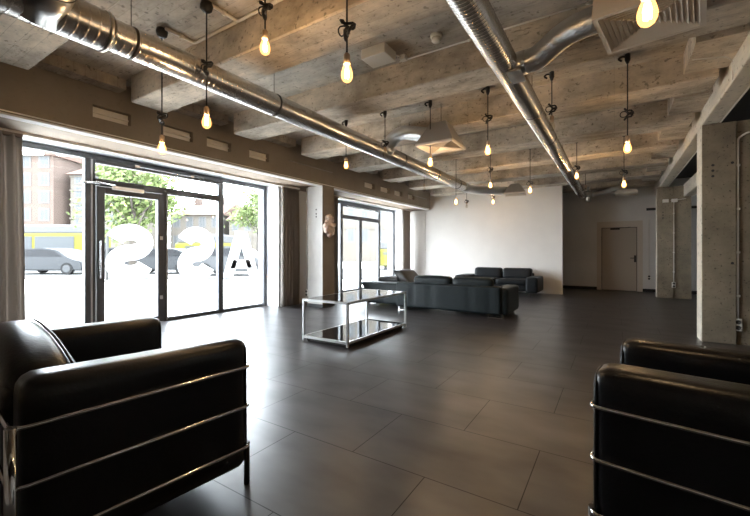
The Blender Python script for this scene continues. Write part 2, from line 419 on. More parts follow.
# entrance door leaf
d1 = bars(MB(), [(2.43, 2.535, .01, 2.12), (3.30, 3.395, .01, 2.12), (2.535, 3.30, 2.02, 2.12), (2.535, 3.30, .01, .10)], FX0+.01, FX1+.012).build('door_1', M['frame'])
d1['kind'] = 'structure'
MB().box(XW-.006, XW+.006, 2.535, 3.30, .10, 2.02).build('pane', M['glass'], d1)
MB().box(FX1+.012, FX1+.07, 2.62, 3.06, 2.09, 2.145, .008).build('door_closer', M['alu'], d1)
MB().tube(fillet([(FX1+.05, 2.66, 2.15), (FX1+.12, 2.40, 2.16), (FX1+.03, 2.28, 2.15)], .03), .012, 8).box(FX1, FX1+.05, 2.24, 2.46, 2.13, 2.17, .01).build('closer_arm', M['chrome'], d1)
MB().tube(fillet([(FX1+.012, 2.46, .78), (FX1+.06, 2.46, .78), (FX1+.06, 2.46, 1.32), (FX1+.012, 2.46, 1.32)], .03), .011, 8).build('pull_handle', M['chrome'], d1)
MB().box(FX1+.012, FX1+.03, 3.33, 3.37, 1.36, 1.42).box(FX1+.012, FX1+.03, 3.33, 3.37, .38, .44).build('hinge', M['alu'], d1)
w2 = window('window_2', [
    (7.6, 7.68, 0, 2.58), (11.12, 11.2, 0, 2.58), (7.68, 11.12, 2.50, 2.58), (8.2, 8.32, 0, 2.5), (10.17, 10.29, 0, 2.5), (9.1, 9.25, 0, 2.12),
    (8.32, 10.17, 2.09, 2.2), (7.68, 8.2, 0, .06), (8.32, 9.1, 0, .09), (9.25, 10.17, 0, .09), (10.29, 11.12, 0, .06), (8.32, 10.17, 2.43, 2.5)],
    [(7.68, 8.2, .06, 2.5), (8.32, 9.1, .09, 2.09), (9.25, 10.17, .09, 2.09), (8.32, 10.17, 2.2, 2.43), (10.29, 11.12, .06, 2.5)])
hk = MB()
for y in (8.5, 8.8, 9.1, 9.4, 9.7): hk.tube(fillet([(FX1, y, 2.47), (FX1+.05, y+.05, 2.44), (FX1+.05, y+.2, 2.44), (FX1, y+.25, 2.47)], .03), .008, 6)
hk.build('opener_rod', M['alu'], w2)
# shop letters stuck on the glass, read from the street
XL = XW-.012
def letter_S(y0, y1, z0, z1, t, parent):
    """a heavy S seen from behind; the stroke is one ribbon"""
    cy, H = (y0+y1)/2, z1-z0; a = (y1-y0)/2-t/2; b = (H-t)/4
    zt, zl = z1-t/2-b, z0+t/2+b
    pts = []
    for k in range(15):
        th = math.radians(165-k*(165+90)/14); pts.append((cy+a*math.cos(th), zt+b*math.sin(th)))
    for k in range(1, 15):
        th = math.radians(90+k*(255)/14); pts.append((cy+a*math.cos(th), zl+b*math.sin(th)))
    L, R = [], []
    for i, p in enumerate(pts):
        q0, q1 = pts[max(i-1, 0)], pts[min(i+1, len(pts)-1)]
        d = Vector((q1[0]-q0[0], q1[1]-q0[1])).normalized()
        L.append((p[0]-d.y*t/2, p[1]+d.x*t/2)); R.append((p[0]+d.y*t/2, p[1]-d.x*t/2))
    mb = MB()
    for i in range(len(pts)-1):
        mb.prism([L[i], L[i+1], R[i+1], R[i]], lambda y, z: (XL-.002, y, z), lambda y, z: (XL+.002, y, z))
    bmesh.ops.remove_doubles(mb.bm, verts=mb.bm.verts[:], dist=1e-5)
    mb.build('lettering', M['vinyl'], parent)
letter_S(2.56, 3.26, .70, 1.60, .25, d1)
letter_S(3.66, 4.38, .62, 1.62, .27, w1)
A = MB()
f0, f1 = (lambda y, z: (XL-.002, y, z)), (lambda y, z: (XL+.002, y, z))
ya, yb, za, zb_ = 4.56, 5.42, .66, 1.58
yc = (ya+yb)/2
A.prism([(ya, za), (ya+.23, za), (yc, zb_-.30), (yc, zb_), (yc-.14, zb_)], f0, f1)
A.prism([(yb, za), (yc+.14, zb_), (yc, zb_), (yc, zb_-.30), (yb-.23, za)], f0, f1)
A.prism([(ya+.16, za+.17), (yb-.16, za+.17), (yb-.23, za+.34), (ya+.23, za+.34)], f0, f1)
A.build('lettering', M['vinyl'], w1)

# other walls ----------------------------------------------------------------
struct('wall_back_white', MB().box(XI-.02, -1.21, 11.4, 11.52, 0, ZS+.01), M['plaster'])
struct('wall_back', MB().box(XI-.02, -.46, YF, YF+.2, 0, ZS).box(.67, 4.6, YF, YF+.2, 0, ZS).box(-.46, .67, YF, YF+.2, 2.07, ZS), M['greyplaster'])
struct('baseboard_back', MB().box(XI, -.46, YF-.015, YF, 0, .09).box(.67, 4.5, YF-.015, YF, 0, .09), M['base'])
struct('wall_right', MB().box(4.5, 4.7, YN, YF, 0, ZS), M['greyplaster'])
struct('wall_front', MB().box(XW-.2, 4.6, YN-.2, YN, 0, ZS), M['greyplaster'])
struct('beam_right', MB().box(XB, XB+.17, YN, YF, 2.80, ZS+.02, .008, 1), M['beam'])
struct('beam_edge_strip', MB().box(XB+.17, XB+.185, YN, YF, 2.80, 2.83), M['lip'])
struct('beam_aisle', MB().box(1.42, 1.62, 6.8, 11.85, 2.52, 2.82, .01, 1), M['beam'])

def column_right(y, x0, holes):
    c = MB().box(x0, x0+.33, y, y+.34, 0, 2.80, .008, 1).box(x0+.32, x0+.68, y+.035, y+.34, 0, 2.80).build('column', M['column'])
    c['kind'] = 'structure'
    MB().box(x0-.004, x0, y+.006, y+.334, 0, 2.80).build('pale_face', M['beam'], c)  # paler side towards the windows: their light is put into its colour
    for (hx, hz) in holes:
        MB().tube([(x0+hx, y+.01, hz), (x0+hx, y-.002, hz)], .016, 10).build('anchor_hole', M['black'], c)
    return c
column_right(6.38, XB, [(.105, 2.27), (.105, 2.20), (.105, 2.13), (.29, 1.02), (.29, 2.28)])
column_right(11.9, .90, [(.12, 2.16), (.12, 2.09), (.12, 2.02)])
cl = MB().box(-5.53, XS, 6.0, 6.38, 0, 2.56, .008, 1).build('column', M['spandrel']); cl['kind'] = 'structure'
MB().box(-5.53, XS-.001, 5.994, 6.0, 0, 2.55).build('pale_face', M['colpaint'], cl)
for z in (2.05, 1.96, 1.90): MB().tube([(-5.29, 6.0, z), (-5.29, 5.990, z)], .018, 10).build('anchor_hole', M['black'], cl)
MB().box(-5.54, XS+.012, 5.985, 6.39, 0, .07).build('baseboard_column', M['base'], cl)

# back door
d2 = MB().box(-.335, .535, YF+.045, YF+.085, .008, 1.885).build('door_2', M['door']); d2['kind'] = 'structure'
df = MB()
for r in ((-.47, -.35), (.55, .68)): df.box(r[0], r[1], YF-.03, YF+.09, 0, 2.08)
df.box(-.35, .55, YF-.03, YF+.09, 1.90, 2.08)
MB().box(-.47, .68, YF+.12, YF+.2, 0, 2.08).build('door_backing', M['dark'], d2)  # added panel shutting out daylight, dark to put shade in the door gaps
df.build('door_frame', M['doorframe'], d2)
MB().box(-.12, .12, YF+.0, YF+.035, 1.83, 1.88, .006).tube([(.0, YF-.01, 1.87), (.3, YF-.03, 1.89)], .007, 6).tube([(.3, YF-.03, 1.89), (.42, YF-.01, 1.91)], .007, 6).build('door_closer', M['strap'], d2)
MB().tube(fillet([(.5, YF+.045, .98), (.5, YF-.01, .98), (.38, YF-.02, .98)], .02), .011, 8).box(.475, .525, YF+.025, YF+.036, .86, 1.06).build('door_handle', M['strap'], d2)
MB().tube([(-.355, YF+.02, 1.52), (-.355, YF+.02, 1.64)], .011, 8).tube([(-.355, YF+.02, .3), (-.355, YF+.02, .42)], .011, 8).build('hinge', M['strap'], d2)

# ---------------------------------------------------------------- ducts
def yz(n, y0, y1): return [y0+(y1-y0)*i/n for i in range(n+1)]
DX, DZ = -3.03, 2.71
t = thing('ventilation_duct', 'long round spiral steel duct running under the ceiling nearer the windows', 'duct', (DX, 0, DZ))
MB().spiral(1.2, 8.56, .112, .052).build('pipe', M['duct'], t)
MB().spiral(-3.0, 1.21, .135, .06).build('sleeve', M['duct'], t)
MB().tube([(0, 1.19, 0), (0, 1.21, 0), (0, 1.24, 0)], [.14, .14, .115], 32).build('collar', M['steel'], t)
MB().tube([(-.03, .84, -.03), (.20, .84, .10)], .148, 36).build('tee_branch', M['steel'], t)
MB().tube([(.155, .84, .075), (.163, .84, .0795)], .151, 36).build('tee_rim', M['strap'], t)
MB().tube(fillet([(.19, .84, .095), (.30, .84, .16), (.33, .84, .50)], .14, 6), .125, 32).build('branch_elbow', M['steel'], t)
for y in (1.38, 2.77, 5.56, 6.97, 8.2):
    MB().tube([(0, y-.009, 0), (0, y+.009, 0)], .1165, 28).tube([(0, y, .116), (0, y, ZS-DZ)], .003, 6).build('strap', M['strap'], t)
MB().tube(fillet([(0, 8.53, 0), (0, 9.2, .0), (.30, 9.75, .03), (.62, 10.25, .06)], .4, 8), .112, 24).build('elbow', M['flex'], t)
MB().tube(fillet([(.02, 5.02, .0), (.10, 5.0, .13), (.34, 4.92, .235), (.60, 4.88, .16), (.86, 4.88, .09)], .2, 6), .10, 24).build('flexible_branch', M['flex'], t)
MB().tube([(.05, 5.02, .02), (.105, 5.01, .07)], .10, 22).build('branch_collar', M['steel'], t)

EX, EZ = -.77, 2.72
t = thing('ventilation_duct', 'round spiral steel duct crossing the middle of the ceiling towards the back door', 'duct', (EX, 0, EZ))
MB().spiral(-3.0, 11.6, .101, .036).build('pipe', M['duct'], t)
for y in (1.97, 4.42, 5.6, 7.3, 9.2, 10.6):
    MB().tube([(0, y-.008, 0), (0, y+.008, 0)], .105, 28).tube([(0, y, .104), (0, y, ZS-EZ)], .003, 6).build('strap', M['strap'], t)
MB().tube([(.0, 3.28, -.0), (.16, 3.27, -.0)], .095, 24).box(.02, .13, 3.16, 3.40, -.10, -.085).build('tee_collar', M['steel'], t)
MB().tube(fillet([(.13, 3.27, 0), (.24, 3.26, .0), (.46, 3.12, .07), (.62, 3.04, .06), (.78, 3.0, .05)], .2, 6), .092, 24).build('flexible_branch', M['flex'], t)
MB().tube([(0, 11.58, 0), (0, 11.75, 0)], .106, 28).build('end_cap', M['steel'], t)
MB().tube([(.06, 11.66, 0), (.26, 11.66, 0)], .085, 20).tube([(.16, 11.66, 0), (.16, 11.66, .2)], .03, 12).tube([(.16, 11.66, -.2), (.16, 11.66, 0)], .07, 16).build('tee_piece', M['plenum'], t)
MB().tube(fillet([(.22, 11.66, 0), (.5, 11.7, .03), (.8, 11.8, .13), (1.0, 11.9, .1)], .25, 6), .07, 18).build('flexible_branch', M['flex'], t)

def diffuser(label, c, w, rz, tilt, neck=.42, mat=None, ph=.17):
    t = thing('ceiling_diffuser', label, 'air vent', c, rz, 'square ceiling diffusers'); t.rotation_euler = (0, tilt, rz)
    h = w/2
    fr = MB()
    for a, b in ((h, h-.028),):
        for s in (-1, 1):
            fr.box(-h, h, min(s*a, s*b), max(s*a, s*b), 0, .03); fr.box(min(s*a, s*b), max(s*a, s*b), -b, b, 0, .03)
    fr.build('frame', M['diffuser'], t)
    n = 9
    for k in range(n):
        r = (h-.03)*(1-k/n); q = (h-.03)*(1-(k+.62)/n)
        lv = MB()
        for i in range(4):
            m = Matrix.Rotation(i*PI/2, 3, 'Z')
            P = [Vector((-r, -r, .004)), Vector((r, -r, .004)), Vector((q, -q, .022)), Vector((-q, -q, .022))]
            v0 = [lv.bm.verts.new(m @ p) for p in P]; v1 = [lv.bm.verts.new(m @ (p+Vector((0, 0, .004)))) for p in P]
            lv.bm.faces.new(v0); lv.bm.faces.new(v1[::-1])
            for a in range(4): lv.bm.faces.new((v0[a], v0[(a+1) % 4], v1[(a+1) % 4], v1[a]))
        lv.build('louvre', M['diffuser'], t)
    pl = MB()
    b0 = [(-h, -h), (h, -h), (h, h), (-h, h)]; q = h*neck
    lo = [pl.bm.verts.new((x, y, .03)) for x, y in b0]; hi = [pl.bm.verts.new((x/h*q, y/h*q, .03+ph)) for x, y in b0]
    pl.bm.faces.new(hi); pl.bm.faces.new(lo[::-1])
    for i in range(4): pl.bm.faces.new((lo[i], lo[(i+1) % 4], hi[(i+1) % 4], hi[i]))
    pl.build('plenum', mat or M['plenum'], t)
    MB().tube([(0, 0, .03+ph), (0, 0, ZS-c[2])], .004, 6).build('hanger', M['strap'], t)
    return t
diffuser('largest square louvred air diffuser, by the near bulb at the top right', (.185, 2.935, 2.605), .54, -.15, -.0, .93, M['diffuser'], .24)
diffuser('square air diffuser on the flexible branch of the window side duct', (-2.03, 4.88, 2.60), .53, 0, 0, .42, None, .30)
diffuser('square air diffuser above the white wall at the end of a duct', (-2.2, 10.25, 2.66), .52, .15, 0, .42, None, .24)
diffuser('small square air diffuser near the ceiling above the back door', (.25, 11.95, 2.68), .5, 0, 0, .8, M['diffuser'], .08)

# ---------------------------------------------------------------- pendants
def pendant(label, x, y, zb, lit, knot, hook='cup', watt=None):
    z0 = ZS
    t = thing('pendant_lamp', label, 'pendant lamp', (x, y, z0), 0, 'bare bulb pendants hanging from the concrete ceiling')
    c = MB()
    if hook == 'cup':
        c.lathe([(0, 0), (.044, 0), (.052, -.03), (.042, -.065), (.016, -.085), (0, -.085)], seg=14)
        c.tube([(-.075, 0.0, -.014), (0, 0, -.03), (.04, 0, -.04)], .014, 8)
    else:
        c.lathe([(0, 0), (.026, 0), (.026, -.06), (.012, -.095), (0, -.095)], seg=12)
        c.tube(fillet([(0, 0, -.03), (-.05, 0, -.01), (-.085, 0, -.03), (-.05, 0, -.06)], .025), .010, 8)
    c.build('canopy', M['black'], t)
    b = zb-z0                         # bulb centre, local
    s0 = b+.055                       # socket bottom
    cd = MB().tube([(0, 0, -.05), (0, 0, s0+.065)], .006, 8).build('cord', M['black'], t)
    if knot is not None:
        kz = b+knot; rnd = random.Random(int(x*100+y*37))
        pts = []
        for i in range(26):
            a = i/26*2*PI
            pts.append((.026*math.cos(2*a+.4)*(1+.3*rnd.random())+.008, .022*math.sin(3*a), kz+.045*math.sin(a)+.012*math.cos(5*a)))
        k = MB().tube([Vector((p[0]*1.25, p[1]*1.25, p[2])) for p in pts], .0095, 6, closed=True)
        k.tube([( .035*math.cos(i/12*2*PI)-.03, .01*math.sin(i/12*4*PI), kz+.03*math.sin(i/12*2*PI)) for i in range(12)], .005, 6, closed=True)
        k.build('cord_knot', M['black'], cd)
    MB().lathe([(0, s0+.068), (.012, s0+.066), (.021, s0+.055), (.0225, s0), (.019, s0-.004), (0, s0-.004)], seg=18).build('socket', M['socket'], t)
    prof = [(.016, b+.056), (.021, b+.042), (.029, b+.024), (.035, b+.002), (.0365, b-.014), (.034, b-.033), (.026, b-.048), (.014, b-.057), (0, b-.0595)]
    g = MB().lathe(prof, seg=20).build('bulb', M['bulb'] if lit else M['clearbulb'], t)
    f = MB()
    for k in range(4):
        a = k*PI/2; f.tube([(.006*math.cos(a), .006*math.sin(a), b+.034), (.012*math.cos(a), .012*math.sin(a), b-.0), (.010*math.cos(a), .010*math.sin(a), b-.032)], .0045 if lit else .0012, 6)
    f.build('filament', M['filament'] if lit else M['deadfil'], g)
    if lit:
        l = bpy.data.lights.new('bulb_light', 'POINT'); l.energy = watt or BULB_W; l.color = (1, .74, .50); l.shadow_soft_size = .025
        lo = bpy.data.objects.new('bulb_light', l); COL.objects.link(lo); lo.parent = t; lo.location = (0, 0, b-.01)
BULB_W = 9.5
xs = [-3.55, -2.84, -2.12, -1.38, -.61, .11]
near = 'in the row nearest the camera'
pendant('lit pendant bulb furthest left in the row nearest the camera', -3.53, 1.87, 2.12, True, .28)
pendant('lit round pendant bulb with cord crossing in front of the left duct', -2.845, 1.87, 2.24, True, .45)
pendant('lit pendant bulb on a looped cord, third from the left, nearest row', -2.14, 1.87, 2.65, True, .27)
pendant('lit pendant bulb with a thick knotted cord left of the white ceiling box', -1.40, 1.87, 2.27, True, .27)
pendant('large lit pendant bulb in front of the big louvred diffuser', .11, 1.87, 2.13, True, None)
pendant('lit pendant bulb behind the left duct, leftmost of the middle row', xs[0], 4.72, 2.52, True, None, 'hook')
pendant('unlit pendant bulb beside the flexible branch of the left duct', xs[1], 4.72, 2.58, False, .16, 'hook')
pendant('lit pendant bulb in front of the diffuser of the left duct', xs[2], 4.72, 2.38, True, .30, 'hook')
pendant('lit pendant bulb right of the left duct diffuser, with a small cord loop', -1.34, 4.72, 2.43, True, .40, 'hook')
pendant('unlit pendant bulb hanging close against the middle duct', xs[4], 4.72, 2.60, False, .20, 'hook')
pendant('lit pendant bulb right of the middle duct, rightmost of the middle row', xs[5], 4.72, 2.25, True, .35, 'hook')
pendant('unlit clear pendant bulb just below the left duct before the far window', xs[0], 7.58, 2.55, False, None)
pendant('lit pendant bulb furthest left in front of the white wall', xs[1]-.03, 7.72, 2.23, True, None)
pendant('lit pendant bulb beside the elbow of the left duct', xs[2]-.02, 7.72, 2.52, True, .32)
pendant('lit pendant bulb in front of the white wall near its right end', xs[3], 7.72, 2.35, True, .13)
pendant('lit pendant bulb in front of the far part of the middle duct', -.585, 7.72, 2.54, True, .14)
pendant('lit pendant bulb in line above the back door', .13, 7.72, 2.32, True, .20)
pendant('unlit pendant bulb close to the white wall, left of the last lit one', xs[0], 10.4, 2.47, False, .12)
pendant('small lit pendant bulb farthest back, below the white wall diffuser', xs[2]-.69, 10.4, 2.53, True, .13)
pendant('unlit pendant bulb in the dark recess right of the white wall', -.60, 10.4, 2.66, False, None)

# ceiling conduits and small fixtures
def conduit(label, pts, r=.011, clips=(), mat='conduit', cat='conduit', name='conduit'):
    t = thing(name, label, cat, pts[0]); o = Vector(pts[0])
    MB().tube([Vector(p)-o for p in fillet(pts, .025)], r, 8).build('pipe', M[mat], t)
    for c in clips: MB().tube([Vector(c[0])-o, Vector(c[1])-o], r*1.5, 8).build('clip', M['plastic'], t)
    return t
zc = ZS-.014
conduit('white ceiling conduit bend leading to the leftmost near pendant', [(-3.47, 1.87, zc), (-3.47, 2.155, zc), (-2.84, 2.155, zc)], .015, [((-3.47, 2.0, zc), (-3.47, 2.03, zc))])
conduit('white ceiling conduit bend leading to the second near pendant', [(-2.82, 1.87, zc), (-2.82, 2.155, zc), (-1.35, 2.155, zc)], .015, [((-2.82, 2.0, zc), (-2.82, 2.03, zc))])
conduit('thin white ceiling conduit between the white box and the middle duct', [(-1.95, 3.55, zc), (XB-.45, 3.55, zc)], .008, [((-1.2, 3.55, zc), (-1.16, 3.55, zc)), ((-.2, 3.55, zc), (-.16, 3.55, zc))])
conduit('thin ceiling conduit feeding the row of pendants before the white wall', [(-3.1, 7.80, zc), (.5, 7.80, zc), (.78, 7.80, zc-.06)], .010, [((x, 7.80, zc), (x+.05, 7.80, zc)) for x in (-2.8, -2.0, -1.25, -.5, .2)])
conduit('thin ceiling conduit above the top edge of the white wall', [(-2.6, 10.58, zc), (-1.0, 10.58, zc)], .010, [((x, 10.58, zc), (x+.05, 10.58, zc)) for x in (-2.2, -1.6)])
conduit('short dark pipe along the concrete band between the two windows', [(XS+.015, 5.05, 2.86), (XS+.015, 6.3, 2.86)], .010, (), 'plenum', 'pipe', 'wall_pipe')
conduit('short dark pipe along the concrete band near the white wall', [(XS+.015, 9.9, 2.86), (XS+.015, 11.1, 2.86)], .010, (), 'plenum', 'pipe', 'wall_pipe')
conduit('thin white conduit down the left end of the white wall', [(-5.30, 11.385, 2.45), (-5.30, 11.385, .6)], .009, [((-5.30, 11.385, z), (-5.30, 11.385, z+.04)) for z in (2.0, 1.2)])
conduit('loose white cable hooked over the top of the right beam', [(.62, 4.62, 2.98), (.86, 4.7, 2.98), (.925, 4.75, 2.95), (.935, 4.8, 2.78)], .006, (), 'conduit', 'cable', 'cable')
bx = thing('junction_box', 'pale rectangular box fixed to the ceiling beside a knotted pendant', 'ceiling box', (-2.04, 3.28, ZS))
MB().box(-.14, .14, -.13, .10, -.10, 0, .006).build('housing', M['plastic'], bx)
MB().box(.14, .20, .17, .24, -.05, -.0, .004).tube([(.1, .09, -.02), (.17, .19, -.02)], .008, 8).build('cable_gland', M['plastic'], bx)
sd = thing('smoke_detector', 'round white smoke detector on the ceiling beside the middle duct', 'smoke detector', (-1.43, 3.32, ZS))
MB().lathe([(0, 0), (.056, 0), (.056, -.022), (.05, -.03), (0, -.03)], seg=24).build('base', M['plastic'], sd)
MB().lathe([(0, -.03), (.042, -.03), (.044, -.055), (.034, -.068), (0, -.072)], seg=24).build('sensor', M['plastic'], sd)

def outlet(label, x, y, z, ztop, hook=0, w=.075, h=.15, socks=2):
    t = thing('power_outlet', label, 'power outlet', (x, y, z))
    MB().box(-w/2, w/2, -.03, 0, -h/2, h/2, .006).build('housing', M['plastic'], t)
    for i in range(socks):
        dz = (i-(socks-1)/2)*.07
        MB().lathe([(0, 0), (.024, 0), (.024, .004), (.027, .004), (.027, -.004), (0, -.004)], seg=20).build('socket_face', M['strap'], t)
        o = t.children[-1]; o.rotation_euler = (PI/2, 0, 0); o.location = (0, -.031, dz)
    pts = [(0, -.015, h/2), (0, -.015, ztop-z)]
    if hook: pts += [(hook*.6, -.015, ztop-z+.06), (hook, -.015, ztop-z+.06)]
    MB().tube(fillet(pts, .03), .011, 8).build('conduit', M['conduit'], t)
    for k in range(4): MB().box(-.02, .02, -.028, 0, h/2+(ztop-z-h)*(k+.5)/4, h/2+(ztop-z-h)*(k+.5)/4+.025).build('conduit_clip', M['plastic'], t)
    return t
outlet('white double socket with conduit on the near right concrete column', XB+.345, 6.415, .25, 2.58, .14)
outlet('small white double socket with conduit on the far right concrete column', .90+.335, 11.925, .34, 2.42, 0, .08, .14)
outlet('white double socket with conduit by the column between the two windows', -5.575, 6.03, .28, 2.54, 0, .075, .15)
outlet('white double socket with conduit on the back wall right of the door', .83, YF, .42, 2.1, 0, .1, .12)
jb = thing('cable_box', 'pair of small white cable boxes high on the far right column', 'cable box', (1.17, 11.89, 2.44))
for dx in (-.10, .075): MB().box(dx-.06, dx+.06, -.05, .01, -.04, .04, .006).build('housing', M['plastic'], jb)
MB().tube([(.0, -.02, .0), (.30, -.02, .03)], .008, 8).build('cable', M['conduit'], jb)
tag(MB().tube([(.72, 12.6, 2.32), (4.5, 12.6, 2.32)], .035, 12).tube([(1.0, 12.6, 2.34), (1.0, 12.6, ZS)], .006, 6).build('black_pipe', M['black']), 'thick black pipe running behind the far right column at head height', 'pipe')

# shell ornament on the column
sh = thing('shell_ornament', 'pinkish lumpy shell ornament on the column between the windows', 'wall ornament', (XS, 6.17, 1.72))
mb = MB()
rnd = random.Random(3)
for i in range(26):
    a = rnd.random()*2*PI; r = math.sqrt(rnd.random()); y = .12*r*math.cos(a); z = .17*r*math.sin(a)
    R = .035+.03*rnd.random(); t2 = bmesh.new()
    bmesh.ops.create_icosphere(mb.bm, subdivisions=2, radius=R, matrix=Matrix.Translation((R*.75+.02*rnd.random(), y, z)) @ Matrix.Diagonal((1, .8+.5*rnd.random(), .8+.5*rnd.random(), 1)))
for f in mb.bm.faces: f.smooth = True
mb.build('shell', M['shell'], sh)
fin = MB()
for k in range(9):
    a = k/9*2*PI+.2
    fin.tube([(.02, .09*math.cos(a), .13*math.sin(a)), (.05, .15*math.cos(a), .20*math.sin(a))], [.03, .012], 8)
fin.build('spikes', M['shell'], sh)

sh.scale = (1.2, 1.2, 1.2)

# ---------------------------------------------------------------- curtains
def curtain(label, y0, y1, folds, z0=.03, z1=2.50, x=-5.78):
    t = thing('curtain', label, 'curtain', (x, (y0+y1)/2, z0), 0, 'floor length taupe curtains')
    mb = MB(); n = folds*10; w = y1-y0; rows = 10; G = []
    rnd = random.Random(int(y0*50)); ph = [rnd.uniform(-.25, .25) for _ in range(folds+2)]; am = [rnd.uniform(.7, 1.25) for _ in range(folds+2)]
    for side in (0, 1):
        g = []
        for j in range(rows+1):
            v = j/rows; row = []
            for i in range(n+1):
                u = i/n; k = int(u*folds)
                amp = .07*am[k]*(1-.3*v); flare = 1+.10*(1-v)
                row.append(mb.bm.verts.new((amp*math.sin(u*folds*2*PI+ph[k]*math.sin(PI*(u*folds-k))+.3*math.sin(v*3+k))+(-.004 if side else .004), (u-.5)*w*flare, v*(z1-z0))))
            g.append(row)
        G.append(g)
    for s, g in enumerate(G):
        for j in range(rows):
            for i in range(n):
                f = mb.bm.faces.new((g[j][i], g[j][i+1], g[j+1][i+1], g[j+1][i])); f.smooth = True
    a, b = G
    for j in range(rows):
        for i in (0, n): mb.bm.faces.new((a[j][i], a[j+1][i], b[j+1][i], b[j][i]))
    for i in range(n):
        for j in (0, rows): mb.bm.faces.new((a[j][i], a[j][i+1], b[j][i+1], b[j][i]))
    mb.build('fabric', M['curtain'], t)
    MB().box(-.03, .03, -w/2, w/2, z1-z0-.02, z1-z0+.015).build('heading_tape', M['curtain'], t)
curtain('taupe curtain at the left end of the large shop window', .82, 1.47, 6)
curtain('taupe curtain between the large shop window and the white faced column', 5.52, 6.02, 6, x=-5.82)
curtain('narrow taupe curtain right behind the column with the shell ornament', 6.95, 7.28, 3, x=-5.72)
curtain('taupe curtain at the far end, next to the white wall', 10.72, 11.24, 5, x=-5.80)
for (a, b, lb) in ((YN+.1, 6.0, 'white curtain track over the large shop window'), (6.5, 11.35, 'white curtain track over the far window')):
    tag(MB().box(-5.84, -5.76, a, b, 2.515, 2.545).build('curtain_track', M['lip']), lb, 'curtain track')

# ---------------------------------------------------------------- armchairs
def armchair(label, loc, rz, W, L=.85):
    t = thing('armchair', label, 'armchair', loc, rz, 'black leather tube frame armchairs')
    hw, hl, ta = W/2, L/2, .19
    for s in (-1, 1):
        x0, x1 = (hw-ta, hw) if s > 0 else (-hw, -hw+ta)
        def sag(p, s=s):
            q = p.copy()
            f = max(0, (p.z-.62)/.11)
            q.z += .012*f*max(0, -p.y/hl)
            g = math.exp(-((p.z-.593)/.02)**2)+.8*math.exp(-((p.z-.40)/.02)**2)+.8*math.exp(-((p.z-.20)/.02)**2)
            if abs(p.x) > hw-ta*.5: q.x -= s*.006*g
            return q
        a = MB().rbox(x0, x1, -hl+.02, hl, .09, .73, .058, 14, fn=sag).build('arm', M['leather'], t)
        xp = (hw-.012)*s
        sm = MB()
        for (yy, zz) in ((hl-.012, 0),):
            sm.tube(fillet([(x0+.012, hl-.014, .12), (x0+.014, hl-.016, .712), (x1-.014, hl-.016, .712), (x1-.012, hl-.014, .12)], .06), .005, 6)
        sm.build('piping', M['seam'], a)
    inn = hw-ta-.005
    MB().rbox(-inn, inn, -hl+.05, hl-.03, .09, .27, .04, 8).build('seat_base', M['leather'], t)
    MB().rbox(-inn, inn, -hl+.22, hl-.005, .27, .44, .055, 10, .03).build('seat_cushion', M['leather'], t)
    def bk(p):
        q = p.copy(); v = (p.z-.3)/.5
        q.y -= .05*v; w = p.x/inn; q.z += max(0, v)*(.04-.055*w-(.05 if w > 0 else .03)*w*w)
        return q
    b = MB().rbox(-inn, inn, -hl+.05, -hl+.29, .30, .765, .10, 12, fn=bk).build('back_cushion', M['leather'], t)
    MB().tube([bk(Vector((x, -hl+.285-.03, .752))) + Vector((0, 0, .0)) for x in [inn*(-.92+1.84*i/20) for i in range(21)]], .006, 6).build('piping', M['seam'], b)
    MB().rbox(-inn, inn, -hl+.0, -hl+.07, .12, .66, .03, 8).build('back_panel', M['leather'], t)
    r = .0078; o = .008
    for z in (.593, .40, .20):
        pts = [(hw-.06, hl-.002, z), (hw+o, hl-.002, z), (hw+o, -hl-o, z), (-hw-o, -hl-o, z), (-hw-o, hl-.002, z), (-hw+.06, hl-.002, z)]
        MB().tube(fillet(pts, .045, 6), r, 10).build('rail', M['chrome'], t)
    for sx in (-1, 1):
        for sy in (-1, 1):
            lg = MB()
            x, y = sx*(hw+o-.004), sy*(hl+o-.002)
            if sy > 0: lg.tube([(sx*(hw-.02), y-.01, 0), (sx*(hw-.02), y-.01, .21)], .014, 12)
            else: lg.tube([(x, y, 0), (x, y, .60)], .016, 12)
            lg.build('leg', M['chrome'] if sy < 0 else M['strap'], t)
    return t
def chair_at(label, P, hd, W, L=.85):
    h = Vector(hd).normalized(); ex = Vector((h.y, -h.x)); return h, ex
h = Vector((.10, .995)).normalized(); ex = Vector((h.y, -h.x)); W, L = 1.17, .86
c = Vector((-1.535, 1.245))-ex*(W/2)-h*(L/2)
armchair('black leather armchair with chrome rails facing the coffee table, left foreground', (c.x, c.y, 0), math.atan2(-h.x, h.y), W, L)
h = Vector((-.988, .155)).normalized(); ex = Vector((h.y, -h.x)); W = .77
c = Vector((-.078, 1.605))+ex*(W/2)-h*(L/2)
armchair('black leather armchair with chrome rails facing the windows, right foreground', (c.x, c.y, 0), math.atan2(-h.x, h.y), W, L)

# ---------------------------------------------------------------- coffee table
ct = thing('coffee_table', 'low chrome framed coffee table with black glass top and shelf', 'coffee table', (-3.06, 4.36, 0))
X, Y, H, q = .355, .735, .555, .014
fr = MB()
for z in (H-.028, .05):
    for s in (-1, 1):
        fr.box(-X, X, s*Y-q, s*Y+q, z, z+.028); fr.box(s*X-q, s*X+q, -Y, Y, z, z+.028)
fr.build('frame', M['alu'], ct)
for sx in (-1, 1):
    for sy in (-1, 1): MB().box(sx*X-q, sx*X+q, sy*Y-q, sy*Y+q, 0.012, H-.002, .003, 1).build('leg', M['alu'], ct)
MB().box(-X+q, X-q, -Y+q, Y-q, H-.012, H+.001).build('tabletop', M['blackglass'], ct)
MB().box(-X+q, X-q, -Y+q, Y-q, .062, .079).build('shelf', M['blackglass'], ct)
MB().box(-X+.03, X-.03, -Y+.03, Y-.03, .012, .05).build('plinth', M['strap'], ct)
